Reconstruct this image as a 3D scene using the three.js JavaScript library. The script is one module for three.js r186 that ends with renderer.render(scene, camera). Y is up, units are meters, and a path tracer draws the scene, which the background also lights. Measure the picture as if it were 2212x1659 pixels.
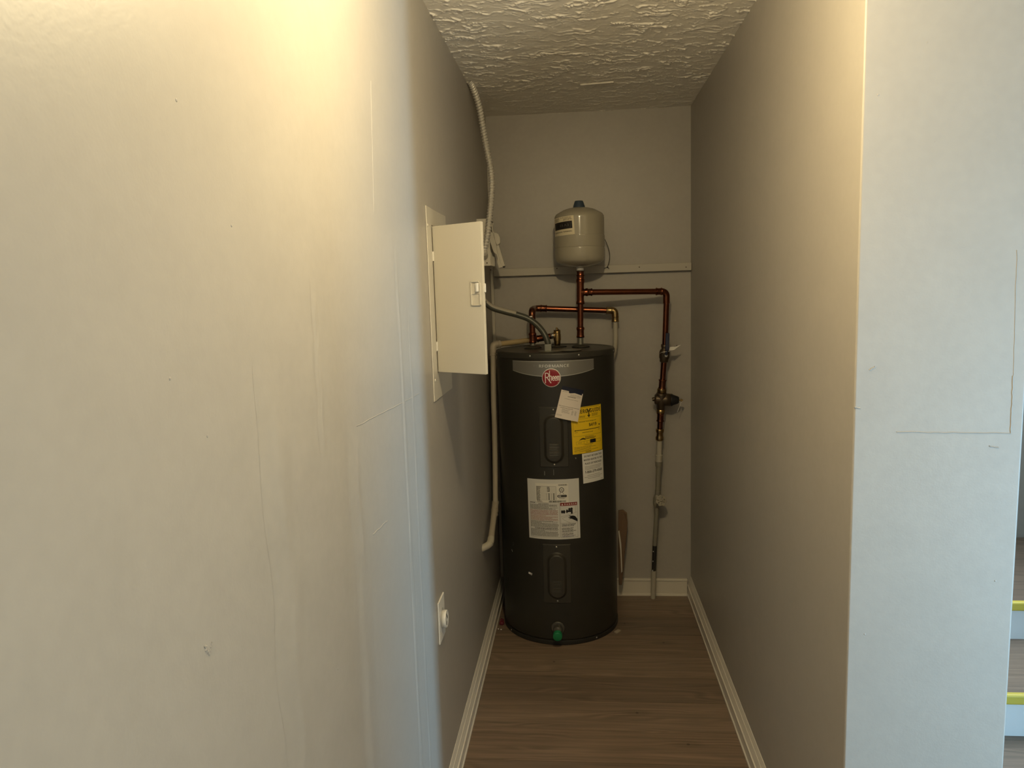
import * as THREE from 'three';
import { RoundedBoxGeometry } from 'three/addons/geometries/RoundedBoxGeometry.js';
import { mergeGeometries } from 'three/addons/utils/BufferGeometryUtils.js';
import { RectAreaLightUniformsLib } from 'three/addons/lights/RectAreaLightUniformsLib.js';
import { createNoise2D } from 'simplex-noise';

// ---------------------------------------------------------------- camera, light, exposure
const scene = new THREE.Scene();
const V = (x, y, z) => new THREE.Vector3(x, y, z);
const FOCAL = 1577.75, CAM = V(0.4346, 1.5893, 3.6818);
const camera = new THREE.PerspectiveCamera(2 * Math.atan(829.5 / FOCAL) * 180 / Math.PI, 2212 / 1659, 0.05, 60);
camera.position.copy(CAM);
camera.rotation.set(-0.1263, 0.0934, -0.0308, 'YXZ');
camera.updateMatrixWorld(true);
const renderer = new THREE.WebGLRenderer({ antialias: true });
renderer.toneMapping = THREE.LinearToneMapping;
renderer.toneMappingExposure = 1.0;
renderer.shadowMap.enabled = true;
scene.background = new THREE.Color().setRGB(0.62, 0.8, 1.0);      // overcast sky outside the side window
RectAreaLightUniformsLib.init();

const H = 2.44, W = 0.986, PIER = 2.166, PIERX = 1.312, HALLX = 2.6, REAR = 4.9;
// daylight: a narrow sidelight beyond the stair foot (cold sky), plus two added unseen windows: soft fill from behind the camera, light for the stairs
const SIDE = 2.0, JAMB = 2.76, ALCOVE_END = 3.12;
const WINS = [
  { x: HALLX, z0: 2.85, z1: 3.01, y0: 0.06, y1: 1.5, power: 70, tint: [0.43, 0.80, 1.12] },
  { x: SIDE, z0: 3.3, z1: 4.2, y0: 0.3, y1: 2.0, power: 5.3, tint: [0.80, 0.84, 0.74] },  // added opening, unseen: soft neutral fill for the left wall
  { x: HALLX, z0: 0.35, z1: 1.05, y0: 1.25, y1: 2.1, power: 26, tint: [0.72, 0.88, 1.0] }];  // added opening, unseen: brightens the stair alcove
for (const w of WINS) {
  const l = new THREE.RectAreaLight(new THREE.Color().setRGB(...w.tint), w.power, w.z1 - w.z0, w.y1 - w.y0);
  l.position.set(w.x - 0.01, (w.y0 + w.y1) / 2, (w.z0 + w.z1) / 2); l.lookAt(0, (w.y0 + w.y1) / 2, (w.z0 + w.z1) / 2); scene.add(l);
}
const LAMP = V(0.48, 2.31, 2.47), LAMP_COLOR = [1.0, 0.79, 0.44], LAMP_CD = 3.35;

// ---------------------------------------------------------------- helpers
function ray(u, v) { return V((u - 1106) / FOCAL, -(v - 829.5) / FOCAL, -1).applyQuaternion(camera.quaternion); }
function onZ(u, v, z) { const d = ray(u, v); return CAM.clone().addScaledVector(d, (z - CAM.z) / d.z); }
function onX(u, v, x) { const d = ray(u, v); return CAM.clone().addScaledVector(d, (x - CAM.x) / d.x); }
function onY(u, v, y) { const d = ray(u, v); return CAM.clone().addScaledVector(d, (y - CAM.y) / d.y); }
let seed = 7;
function rnd() { seed = (seed + 0x6d2b79f5) | 0; let t = Math.imul(seed ^ (seed >>> 15), 1 | seed); t = (t + Math.imul(t ^ (t >>> 7), 61 | t)) ^ t; return ((t ^ (t >>> 14)) >>> 0) / 4294967296; }
const n2 = createNoise2D(rnd), n2b = createNoise2D(rnd);
const sm = (a, b, x) => { const t = Math.min(1, Math.max(0, (x - a) / (b - a))); return t * t * (3 - 2 * t); };
const names = new Map();
function numbered(n) { const k = names.get(n) ?? 0; names.set(n, k + 1); return k ? n + '_' + String(k).padStart(3, '0') : n; }
function mesh(name, geo, m, parent) {
  const o = new THREE.Mesh(geo, m); o.name = parent ? name : numbered(name);
  o.castShadow = o.receiveShadow = true; (parent ?? scene).add(o); return o;
}
function thing(name, label, category, base, group) {
  const o = new THREE.Group(); o.name = numbered(name); o.position.copy(base); scene.add(o);
  o.userData = { label, category }; if (group) o.userData.group = group; return o;
}
// parts are built in world coordinates, then moved under the thing's base
function part(name, geo, m, t, label) {
  const o = mesh(name, geo, m, t); const w = V(0, 0, 0); for (let p = t; p && p !== scene; p = p.parent) w.add(p.position);
  o.position.sub(w); if (label) o.userData.label = label; return o;
}
function struct(name, geo, m) { const o = mesh(name, geo, m); o.name = name; o.userData.kind = 'structure'; return o; }
function metreUV(g) {
  g = g.index ? g.toNonIndexed() : g; g.computeVertexNormals();
  const p = g.attributes.position, uv = new Float32Array(p.count * 2), a = V(0, 0, 0), b = V(0, 0, 0), c = V(0, 0, 0);
  for (let i = 0; i < p.count; i += 3) {
    a.fromBufferAttribute(p, i); b.fromBufferAttribute(p, i + 1); c.fromBufferAttribute(p, i + 2);
    const n = b.clone().sub(a).cross(c.clone().sub(a)), ax = Math.abs(n.x), ay = Math.abs(n.y), az = Math.abs(n.z);
    for (let k = 0; k < 3; k++) {
      const q = [a, b, c][k];
      uv.set(ay >= ax && ay >= az ? [q.x, q.z] : ax >= az ? [q.z, q.y] : [q.x, q.y], (i + k) * 2);
    }
  }
  g.setAttribute('uv', new THREE.BufferAttribute(uv, 2)); return g;
}
const boxG = (x0, x1, y0, y1, z0, z1) => new THREE.BoxGeometry(x1 - x0, y1 - y0, z1 - z0).translate((x0 + x1) / 2, (y0 + y1) / 2, (z0 + z1) / 2);
const rboxG = (x0, x1, y0, y1, z0, z1, r = 0.003, s = 2) => new RoundedBoxGeometry(x1 - x0, y1 - y0, z1 - z0, s, r).translate((x0 + x1) / 2, (y0 + y1) / 2, (z0 + z1) / 2);
const wallG = (...a) => metreUV(boxG(...a));
function merge(list) { return mergeGeometries(list.map((g) => { const q = g.index ? g.toNonIndexed() : g; for (const k of Object.keys(q.attributes)) if (!['position', 'normal', 'uv'].includes(k)) q.deleteAttribute(k); return q; })); }
const UP = V(0, 1, 0);
function along(geo, a, dir) { return geo.applyQuaternion(new THREE.Quaternion().setFromUnitVectors(UP, dir.clone().normalize())).translate(a.x, a.y, a.z); }
function rod(a, b, r, r2 = r, seg = 20) { const L = a.distanceTo(b); return along(new THREE.CylinderGeometry(r2, r, L, seg).translate(0, L / 2, 0), a, b.clone().sub(a)); }
function lathe(pts, seg = 40) { return new THREE.LatheGeometry(pts.map(([r, y]) => new THREE.Vector2(r, y)), seg); }
function turned(a, b, pts, seg = 24) {   // profile [radius, 0..1] turned about the axis a-b
  const L = a.distanceTo(b); return along(lathe(pts.map(([r, t]) => [r, t * L]), seg), a, b.clone().sub(a));
}
function sleeve(a, b, r, rim = 0.0025) { return turned(a, b, [[r - 0.004, 0], [r + rim, 0], [r + rim, 0.09], [r, 0.16], [r, 0.84], [r + rim, 0.91], [r + rim, 1], [r - 0.004, 1]]); }
function bentPath(pts, bend) {
  const path = new THREE.CurvePath(); let prev = pts[0].clone();
  for (let i = 1; i < pts.length - 1; i++) {
    const p = pts[i], a = pts[i - 1].clone().sub(p).normalize(), b = pts[i + 1].clone().sub(p).normalize();
    const q0 = p.clone().addScaledVector(a, bend), q1 = p.clone().addScaledVector(b, bend);
    if (prev.distanceTo(q0) > 1e-5) path.add(new THREE.LineCurve3(prev, q0));
    path.add(new THREE.QuadraticBezierCurve3(q0, p.clone(), q1)); prev = q1;
  }
  path.add(new THREE.LineCurve3(prev, pts[pts.length - 1].clone())); return path;
}
const bent = (pts, r, bend, n = 60, seg = 18) => new THREE.TubeGeometry(bentPath(pts, bend), n, r, seg, false);
const spline = (pts, r, n = 80, seg = 14) => new THREE.TubeGeometry(new THREE.CatmullRomCurve3(pts), n, r, seg, false);
function ball(p, r, sx = 1, sy = 1, sz = 1) { return new THREE.SphereGeometry(r, 16, 12).scale(sx, sy, sz).translate(p.x, p.y, p.z); }

// ---------------------------------------------------------------- textures and materials
function data(w, h, f, srgb = false) {
  const d = new Uint8Array(w * h * 4);
  for (let y = 0, i = 0; y < h; y++) for (let x = 0; x < w; x++, i += 4) { const c = f(x, y); d[i] = c[0]; d[i + 1] = c[1]; d[i + 2] = c[2]; d[i + 3] = 255; }
  const t = new THREE.DataTexture(d, w, h); t.wrapS = t.wrapT = THREE.RepeatWrapping; t.magFilter = THREE.LinearFilter; t.minFilter = THREE.LinearFilter;
  if (srgb) t.colorSpace = THREE.SRGBColorSpace; t.needsUpdate = true; return t;
}
function tileNoise(fx, fy, u, v) {     // seamless noise over the unit square
  const a = n2(u * fx, v * fy), b = n2((u - 1) * fx, v * fy), c = n2(u * fx, (v - 1) * fy), d = n2((u - 1) * fx, (v - 1) * fy);
  return (a * (1 - u) + b * u) * (1 - v) + (c * (1 - u) + d * u) * v;
}
const clampB = (x) => Math.max(0, Math.min(255, Math.round(x)));
const peel = data(512, 512, (x, y) => {
  const u = x / 512, v = y / 512, h = 0.5 + 0.16 * tileNoise(110, 110, u, v) + 0.16 * tileNoise(48, 48, u, v) + 0.10 * tileNoise(8, 5, u, v);
  const b = clampB(h * 255); return [b, b, b];
});
peel.repeat.set(1.7, 1.7);
const paintTint = data(256, 256, (x, y) => {
  const u = x / 256, v = y / 256, k = 250 + 3 * tileNoise(40, 40, u, v) + 3 * tileNoise(9, 9, u, v);
  return [clampB(k), clampB(k), clampB(k)];
}, true);
paintTint.repeat.set(0.8, 0.8);
const std = (c, roughness = 0.6, metalness = 0, o = {}) => { const m = new THREE.MeshStandardMaterial({ roughness, metalness, ...o }); m.color.setRGB(...c); return m; };
const M = {
  paint: std([0.375, 0.35, 0.315], 0.42, 0, { map: paintTint, bumpMap: peel, bumpScale: 0.00022 }),
  ceiling: std([0.86, 0.82, 0.74], 0.7),
  ceilingPlain: std([0.80, 0.765, 0.69], 0.8),
  trim: std([0.66, 0.62, 0.55], 0.38),
  ledger: std([0.43, 0.40, 0.34], 0.45),
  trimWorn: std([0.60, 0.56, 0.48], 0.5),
  metalPaint: std([0.52, 0.485, 0.41], 0.38),
  conduit: std([0.60, 0.57, 0.51], 0.38, 0.25),
  greyWhip: std([0.055, 0.055, 0.042], 0.38),
  whipPaint: std([0.34, 0.31, 0.25], 0.6),
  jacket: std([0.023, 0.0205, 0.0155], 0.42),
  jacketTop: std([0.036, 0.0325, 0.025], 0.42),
  base: std([0.018, 0.017, 0.016], 0.45),
  plasticDark: std([0.06, 0.055, 0.045], 0.45),
  steel: std([0.55, 0.54, 0.5], 0.32, 0.9),
  chrome: std([0.75, 0.73, 0.7], 0.14, 1),
  copper: std([0.22, 0.074, 0.038], 0.24, 1),
  copperDull: std([0.19, 0.075, 0.04], 0.34, 1),
  brass: std([0.36, 0.25, 0.115], 0.3, 1),
  bronze: std([0.085, 0.062, 0.04], 0.42, 0.7),
  galvanised: std([0.24, 0.235, 0.20], 0.42, 0.6),
  paintedPipe: std([0.42, 0.385, 0.31], 0.45),
  greyPipe: std([0.25, 0.23, 0.18], 0.5, 0.2),
  blackPipe: std([0.02, 0.018, 0.016], 0.4),
  black: std([0.012, 0.012, 0.013], 0.4),
  navy: std([0.012, 0.018, 0.05], 0.6),
  cpvc: std([0.42, 0.32, 0.17], 0.4),
  cpvcPainted: std([0.36, 0.31, 0.24], 0.5),
  tank: std([0.345, 0.315, 0.245], 0.12),
  tankCap: std([0.035, 0.055, 0.085], 0.5),
  tankSeal: std([0.75, 0.73, 0.68], 0.7),
  ceramic: std([0.45, 0.42, 0.36], 0.5),
  subfloor: std([0.30, 0.24, 0.17], 0.9),
  wheel: std([0.30, 0.27, 0.21], 0.45),
  white: std([0.66, 0.645, 0.61], 0.4),
  paper: std([0.8, 0.78, 0.74], 0.8),
  kraft: std([0.16, 0.10, 0.06], 0.85),
  green: std([0.012, 0.2, 0.075], 0.4),
  red: std([0.12, 0.012, 0.022], 0.45),
  wood: std([0.36, 0.30, 0.22], 0.75),
  stairRiser: std([0.74, 0.76, 0.77], 0.4),
  yellow: std([0.62, 0.49, 0.07], 0.45),
};
// wood-look vinyl: four board prints side by side in one sheet
const woodTex = data(1024, 1024, (x, y) => {
  const board = Math.floor(y / 256), v = (y % 256) / 256, u = x / 1024, o = board * 37.3;
  const warp = n2(u * 2.2 + o, v * 1.5) * 0.22 + n2(u * 6 + o, v * 3) * 0.05;
  const rings = Math.sin((v + warp) * 34 + 3 * n2b(u * 1.5 + o, v * 2));
  const fine = n2(u * 9 + o, v * 95) * 0.5 + n2b(u * 30 + o, v * 220) * 0.3;
  const band = n2(u * 1.1 + o, v * 5) * 0.5 + n2b(u * 3 + o, v * 14) * 0.5;
  let k = 0.5 + 0.075 * rings * sm(0.0, 0.6, n2(u * 2 + o, v * 2.5)) + 0.06 * fine + 0.12 * band;
  for (const [ku, kv] of board === 1 ? [] : [[0.24 + 0.13 * board, 0.38]]) {
    const d = Math.hypot((u - ku) * 1250, (v - kv) * 185); k -= 0.26 * (1 - sm(2.5, 8, d)); k -= 0.08 * (1 - sm(8, 26, Math.hypot((u - ku) * 420, (v - kv) * 185)));
  }
  const c = 126 + 135 * (k - 0.5); return [clampB(c * 1.22), clampB(c * 1.07), clampB(c * 0.93)];
}, true);
M.plank = [[0.62, 0.60, 0.59], [0.50, 0.485, 0.48], [0.60, 0.57, 0.55]].map((c) => std(c, 0.46, 0, { map: woodTex, bumpMap: woodTex, bumpScale: 0.0003 }));

function canvasTex(w, h, draw) {
  const c = document.createElement('canvas'); c.width = w; c.height = h; const g = c.getContext('2d'); draw(g, w, h);
  const t = new THREE.CanvasTexture(c); t.colorSpace = THREE.SRGBColorSpace; return t;
}
const printMat = (tex, rough = 0.5, metal = 0) => new THREE.MeshStandardMaterial({ map: tex, roughness: rough, metalness: metal });

// ---------------------------------------------------------------- the setting
const FLOOR_Z0 = 0, RISE_Z = 1.17;
// floor: a slab with single boards lying on it, running across the closet
const floor = struct('floor', merge([boxG(-0.12, HALLX + 0.12, -0.14, -0.006, -0.12, REAR + 0.12)]), M.subfloor);
{
  const pitch = 0.1858, gap = 0.0012, geos = new Map();
  function plank(x0, x1, z0, z1, i) {
    const key = [(x1 - x0).toFixed(3), (z1 - z0).toFixed(3), i % 4].join();
    if (!geos.has(key)) {
      const g = boxG(0, x1 - x0 - gap, -0.006, 0, 0, z1 - z0 - gap), p = g.attributes.position, uv = g.attributes.uv;
      for (let k = 0; k < p.count; k++) uv.setXY(k, p.getX(k) / 1.25, ((i % 4) + 0.02 + 0.96 * (p.getZ(k) / 0.1858)) / 4);
      geos.set(key, g);
    }
    const o = mesh('plank', geos.get(key), M.plank[i % 3 === 2 ? 1 : i % 2 ? 2 : 0], floor); o.position.set(x0, 0, z0);
  }
  const z0 = 0.453 - 3 * pitch; let i = 0;
  for (let z = z0; z < REAR; z += pitch, i++) {
    const a = Math.max(z, 0), b = Math.min(z + pitch, REAR); if (b - a < 0.01) continue;
    if (b <= PIER) { plank(0, W, a, b, i); if (a > RISE_Z - 0.2) plank(PIERX, HALLX, a, b, i + 2); }
    else { const s = 0.5 + 0.31 * (i % 3); plank(0, s, a, b, i); const e = b < ALCOVE_END ? HALLX : SIDE; plank(s, Math.min(s + 1.22, e), a, b, i + 1); if (s + 1.22 < e - 0.01) plank(s + 1.22, e, a, b, i + 3); }
  }
}
const wallLeft = struct('wall_left', wallG(-0.12, 0, -0.006, H, -0.12, REAR + 0.12), M.paint);
const wallBack = struct('wall_back', wallG(0, HALLX, -0.006, H, -0.12, 0), M.paint);
const wallRight = struct('wall_right', metreUV(rboxG(W, PIERX, -0.006, H + 0.01, -0.01, PIER, 0.004, 3)), M.paint);
struct('wall_rear', wallG(-0.12, SIDE + 0.12, -0.006, H, REAR, REAR + 0.12), M.paint);
{
  const [a, d, c] = WINS;
  struct('wall_stair_right', merge([wallG(HALLX, HALLX + 0.12, -0.006, H, 0, c.z0), wallG(HALLX, HALLX + 0.12, -0.006, H, c.z1, a.z0), wallG(HALLX, HALLX + 0.12, -0.006, c.y0, c.z0, c.z1), wallG(HALLX, HALLX + 0.12, c.y1, H, c.z0, c.z1), wallG(HALLX, HALLX + 0.12, -0.006, H, a.z1, ALCOVE_END + 0.1), wallG(HALLX, HALLX + 0.12, -0.006, a.y0, a.z0, a.z1), wallG(HALLX, HALLX + 0.12, a.y1, H, a.z0, a.z1)]), M.paint);
  struct('wall_alcove_end', wallG(SIDE + 0.06, HALLX, -0.006, H, ALCOVE_END, ALCOVE_END + 0.1), M.paint);
  struct('wall_hall_right', merge([wallG(SIDE, SIDE + 0.06, -0.006, H, JAMB, d.z0), wallG(SIDE, SIDE + 0.06, -0.006, H, d.z1, REAR), wallG(SIDE, SIDE + 0.06, -0.006, d.y0, d.z0, d.z1), wallG(SIDE, SIDE + 0.06, d.y1, H, d.z0, d.z1)]), M.paint);  // unseen wall, its end placed to keep the sidelight off the left wall
  WINS.forEach(({ x, z0, z1, y0, y1 }, i) => {
    const w = new THREE.Group(); w.name = 'window_' + (i + 1); w.userData.kind = 'structure'; scene.add(w);  // only the first is read from the daylight, the others are added for fill
    const x0 = x + 0.015, x1 = x + 0.05, f = 0.02;
    mesh('window_frame', merge([boxG(x0, x1, y0, y1, z0, z0 + f), boxG(x0, x1, y0, y1, z1 - f, z1), boxG(x0, x1, y0, y0 + f, z0 + f, z1 - f), boxG(x0, x1, y1 - f, y1, z0 + f, z1 - f)]), M.white, w);
    mesh('pane', boxG(x + 0.03, x + 0.036, y0 + f, y1 - f, z0 + f, z1 - f), new THREE.MeshPhysicalMaterial({ transmission: 1, roughness: 0.02, thickness: 0 }), w);
  });
}
// ceiling: slab, with the trowelled texture of the closet modelled as relief
const ceiling = struct('ceiling', merge([wallG(-0.12, HALLX + 0.12, H, H + 0.14, -0.12, REAR + 0.12)]), M.ceilingPlain);
{
  const nx = 330, nz = 700, Z1 = 2.1, pos = new Float32Array(nx * nz * 3), idx = [];
  const ridge = (x, z, fx, fz, o) => {
    const wx = x + 0.03 * n2b(x * 5 + o, z * 9), wz = z + 0.016 * n2(x * 11 + o, z * 7) + 0.006 * n2b(x * 31, z * 23 + o);
    const v = Math.abs(n2(wx * fx + o, wz * fz)), w = n2b(wx * fx * 0.8 - o, wz * fz * 0.55 + 5);
    return sm(0.26, 0.02, v) * sm(0.12, 0.5, w);
  };
  for (let j = 0, k = 0; j < nz; j++) for (let i = 0; i < nx; i++, k += 3) {
    const x = (i / (nx - 1)) * W, z = (j / (nz - 1)) * Z1;
    const dens = 0.55 + 0.45 * sm(0.2, 0.65, z) * sm(-0.9, 0.1, n2(x * 2.2, z * 2.5 + 4));
    let h = 0.0040 * ridge(x, z, 6, 24, 0) + 0.0028 * ridge(x, z, 11, 44, 11) + 0.0016 * ridge(x, z, 24, 66, 23);
    h = h * dens + 0.00013 * n2(x * 90, z * 110) + 0.0004 * n2(x * 9, z * 14) + 0.0007;
    pos.set([x, H - Math.max(0.0002, h), z], k);
    if (i < nx - 1 && j < nz - 1) { const a = j * nx + i; idx.push(a, a + 1, a + nx, a + 1, a + nx + 1, a + nx); }
  }
  const g = new THREE.BufferGeometry(); g.setAttribute('position', new THREE.BufferAttribute(pos, 3)); g.setIndex(idx); g.computeVertexNormals();
  mesh('textured_plaster', g, M.ceiling, ceiling);
  const a = onY(1255, 184, H - 0.004), b = onY(1325, 178, H - 0.004);
  const s = rboxG(-0.07, 0.07, H - 0.0075, H - 0.001, -0.011, 0.011, 0.002); s.rotateY(-Math.atan2(b.z - a.z, b.x - a.x)); s.translate((a.x + b.x) / 2, 0, (a.z + b.z) / 2);
  const o = mesh('plaster_strip', s, M.trim, ceiling); o.userData.label = 'smooth pale strip stuck to the ceiling plaster';
}
// skirting boards
const SK = [[0, 0], [0.019, 0], [0.019, 0.006], [0.0155, 0.009], [0.015, 0.012], [0.015, 0.052], [0.0185, 0.054], [0.0185, 0.057], [0.0145, 0.0595], [0.014, 0.063], [0.0085, 0.082], [0.0064, 0.083], [0.0068, 0.086], [0.0015, 0.102], [0, 0.103]];
{
  const shape = () => new THREE.Shape(SK.map(([o, y]) => new THREE.Vector2(o, y)));
  const gl = new THREE.ExtrudeGeometry(shape(), { depth: REAR - 0.005, bevelEnabled: false }).translate(0.0002, 0.0005, 0.002);
  struct('baseboard_left', gl, M.trim);
  const gr = new THREE.ExtrudeGeometry(shape(), { depth: PIER - 0.008, bevelEnabled: false }).scale(-1, 1, 1).translate(W - 0.0002, 0.0005, 0.004);
  gr.setIndex([...Array(gr.attributes.position.count).keys()].map((i) => i - (i % 3) + [0, 2, 1][i % 3])); gr.computeVertexNormals();
  struct('baseboard_right', gr.toNonIndexed(), M.trim);
  const b = new THREE.Shape([[0, 0], [0.017, 0], [0.016, 0.008], [0.012, 0.011], [0.012, 0.078], [0.0165, 0.081], [0.0165, 0.0865], [0.012, 0.09], [0, 0.09]].map(([o, y]) => new THREE.Vector2(o, y)));
  const gb = new THREE.ExtrudeGeometry(b, { depth: W - 0.04, bevelEnabled: false }).rotateY(-Math.PI / 2).translate(W - 0.02, 0.0005, 0.0002);
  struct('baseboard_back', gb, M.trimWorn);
}
// battens: the strip in the back corner and the ledger board across the back wall
struct('trim_1', rboxG(0.0005, 0.016, 0.1005, 2.27, 0.0005, 0.02, 0.002), M.ledger);
{
  const t = new THREE.Group(); t.name = 'trim_2'; t.userData = { kind: 'structure' }; scene.add(t);
  const l = onZ(1056, 584, 0.034), r = onZ(1491, 573, 0.034), yb = onZ(1300, 590, 0.034).y, yt = onZ(1300, 573.5, 0.034).y;
  mesh('board', rboxG(0.018, W - 0.002, yb, yt, 0.0005, 0.034, 0.002), M.ledger, t);
  for (const [u, v] of [[1060, 583], [1381, 577], [1203, 580], [1482, 577]]) { const p = onZ(u, v, 0.0342); mesh('nail', new THREE.SphereGeometry(0.0028, 10, 6).scale(1, 1, 0.4).translate(p.x, p.y, p.z), M.bronze, t); }
}
// small relief in the wall paint: nail pops, tape edges, scuffs (each its own piece of the wall)
function ridgeOn(wall, a, b, n, wd, ht, jag = 0) {      // thin raised seam from a to b on a surface with normal n
  const pts = [], N = 14; for (let i = 0; i <= N; i++) { const p = a.clone().lerp(b, i / N); const s = b.clone().sub(a).normalize().cross(n); p.addScaledVector(s, jag * n2(i * 0.7, a.y * 9)); pts.push(p); }
  const g = new THREE.TubeGeometry(new THREE.CatmullRomCurve3(pts), 40, wd, 6, false);
  const q = g.attributes.position, o = a.dot(n);
  for (let i = 0; i < q.count; i++) { const p = V(q.getX(i), q.getY(i), q.getZ(i)), d = p.dot(n) - o; p.addScaledVector(n, d * (ht / wd - 1)); q.setXYZ(i, p.x, p.y, p.z); }
  g.computeVertexNormals(); return mesh('paint_ridge', g, M.paint, wall);
}
function pop(wall, p, n, r) { const g = new THREE.SphereGeometry(r, 14, 8); g.scale(Math.abs(n.x) ? 0.3 : 1, 1, Math.abs(n.z) ? 0.3 : 1).translate(p.x, p.y, p.z); return mesh('nail_pop', g, M.paint, wall); }
const NX = V(1, 0, 0), NZ = V(0, 0, 1);
for (const [u, v, r] of [[381, 216, 0.0022], [500, 487, 0.0022], [617, 885, 0.003], [960, 818, 0.0025], [970, 832, 0.0025], [448, 942, 0.002], [730, 1445, 0.002], [952, 1540, 0.002], [813, 365, 0.0015], [367, 818, 0.002]]) pop(wallLeft, onX(u, v, 0), NX, r);
for (const [u, v, r] of [[1897, 205, 0.0022], [2003, 92, 0.0015], [2150, 1255, 0.002], [2020, 306, 0.001], [1868, 1370, 0.002]]) pop(wallRight, onZ(u, v, PIER), NZ, r);
ridgeOn(wallLeft, onX(770, 921, 0), onX(905, 851, 0), NX, 0.0011, 0.0007, 0.0015);
ridgeOn(wallLeft, onX(801, 175, 0), onX(808, 460, 0), NX, 0.002, 0.0006, 0.0008);
ridgeOn(wallLeft, onX(836, 1125, 0), onX(805, 1155, 0), NX, 0.0014, 0.0008, 0.002);
ridgeOn(wallLeft, onX(443, 1394, 0), onX(452, 1416, 0), NX, 0.0018, 0.0006, 0.004);
ridgeOn(wallLeft, onX(458, 1388, 0), onX(452, 1416, 0), NX, 0.0014, 0.0005, 0.003);
// trowelled joint bands: soft swellings of the filler, a couple of millimetres proud, running up the left wall
function jointBand(z, y0, y1, w, h) {
  const pos = [], idx = [], nu = 24, nv = 40;
  for (let j = 0; j <= nv; j++) for (let i = 0; i <= nu; i++) {
    const u = i / nu * 2 - 1, v = j / nv, e = sm(0, 0.12, v) * sm(1, 0.88, v), wob = 0.25 * n2(v * 3 + z, z * 7);
    pos.push(0.00015 + h * e * (1 - sm(0, 1, Math.abs(u))) * (0.8 + 0.4 * n2(v * 5, z * 3 + u)), y0 + (y1 - y0) * v, z + w * (u + wob));
    if (i < nu && j < nv) { const k = j * (nu + 1) + i; idx.push(k, k + nu + 1, k + 1, k + 1, k + nu + 1, k + nu + 2); }
  }
  const uv = []; for (let i = 0; i < pos.length; i += 3) uv.push(pos[i + 2], pos[i + 1]);
  const g = new THREE.BufferGeometry(); g.setAttribute('position', new THREE.Float32BufferAttribute(pos, 3)); g.setAttribute('uv', new THREE.Float32BufferAttribute(uv, 2)); g.setIndex(idx); g.computeVertexNormals();
  return mesh('joint_band', g, M.paint, wallLeft);
}
jointBand(1.93, 0.15, 1.75, 0.022, 0.0022); jointBand(1.83, 0.12, 1.6, 0.016, 0.0013); jointBand(2.33, 0.3, 1.35, 0.05, 0.0026); jointBand(2.68, 0.5, 1.5, 0.06, 0.003); jointBand(2.5, 1.3, 1.62, 0.02, 0.0014);
ridgeOn(wallRight, onZ(1937, 933, PIER), onZ(2183, 936, PIER), NZ, 0.0013, 0.0009, 0.0012);
ridgeOn(wallRight, onZ(2188, 812, PIER), onZ(2183, 936, PIER), NZ, 0.0014, 0.001, 0.0008);
ridgeOn(wallRight, onZ(2197, 540, PIER), onZ(2189, 812, PIER), NZ, 0.0009, 0.0006, 0.0008);
ridgeOn(wallRight, onZ(2137, 964, PIER), onZ(2157, 967, PIER), NZ, 0.0014, 0.001, 0.0006);
ridgeOn(wallRight, onZ(1878, 800, PIER), onZ(1890, 792, PIER), NZ, 0.0014, 0.0008, 0.0015);
ridgeOn(wallRight, onZ(1846, 880, PIER), onZ(1858, 882, PIER), NZ, 0.0016, 0.001, 0.0006);

// staircase behind the pier, rising away, with yellow nosings
{
  const t = thing('staircase', 'wood-look stairs with yellow nosings and white risers beyond the wall end', 'stairs', V((PIERX + HALLX) / 2, 0, RISE_Z));
  const rise = 0.155, run = 0.41, x0 = PIERX + 0.004, x1 = HALLX - 0.004;
  for (let i = 0; i < 2; i++) {
    const z = RISE_Z - i * run, y = i * rise, zb = i === 1 ? 0.004 : z - run;
    part('riser', boxG(x0, x1, y, y + rise - 0.012, z - 0.014, z), M.stairRiser, t);
    const g = boxG(x0, x1, y + rise - 0.012, y + rise, zb, z - 0.012), p = g.attributes.position, uv = g.attributes.uv;
    for (let k = 0; k < p.count; k++) uv.setXY(k, p.getX(k) / 1.25, p.getZ(k) / 0.75);
    part('tread', g, M.plank[i % 2], t);
    part('nosing', rboxG(x0, x1, y + rise - 0.035, y + rise + 0.002, z - 0.014, z + 0.012, 0.008, 3), M.yellow, t, 'yellow stair nosing');
  }
}
// ceiling lamp of the hall (above the frame)
{
  const t = thing('ceiling_lamp', 'round ceiling lamp with a warm glowing globe in the hall', 'lamp', V(LAMP.x, H, LAMP.z));
  part('lamp_base', along(lathe([[0, 0], [0.07, 0], [0.07, -0.008], [0.05, -0.02], [0.03, -0.025], [0, -0.025]]), V(LAMP.x, H - 0.0005, LAMP.z), UP), M.white, t);
  const glow = new THREE.MeshStandardMaterial({ roughness: 0.5 }); glow.color.setRGB(0.9, 0.85, 0.75); glow.emissive.setRGB(...LAMP_COLOR); glow.emissiveIntensity = 12;
  part('stem', rod(V(LAMP.x, LAMP.y + 0.03, LAMP.z), V(LAMP.x, H - 0.02, LAMP.z), 0.008), M.white, t);
  part('bulb', ball(LAMP, 0.035, 1, 1.2, 1), glow, t);
  const p = new THREE.PointLight(new THREE.Color().setRGB(...LAMP_COLOR), LAMP_CD, 0, 2); p.position.set(0, LAMP.y - H - 0.055, 0); p.castShadow = true; p.shadow.radius = 1.7; p.name = 'lamp_light'; t.add(p);
}
// ---------------------------------------------------------------- water heater
const ZR = 0.24;      // distance of the risers and the expansion tank from the back wall
const HX = 0.322, HZ = 0.287, HR = 0.272, TOP = 1.322;
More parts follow.
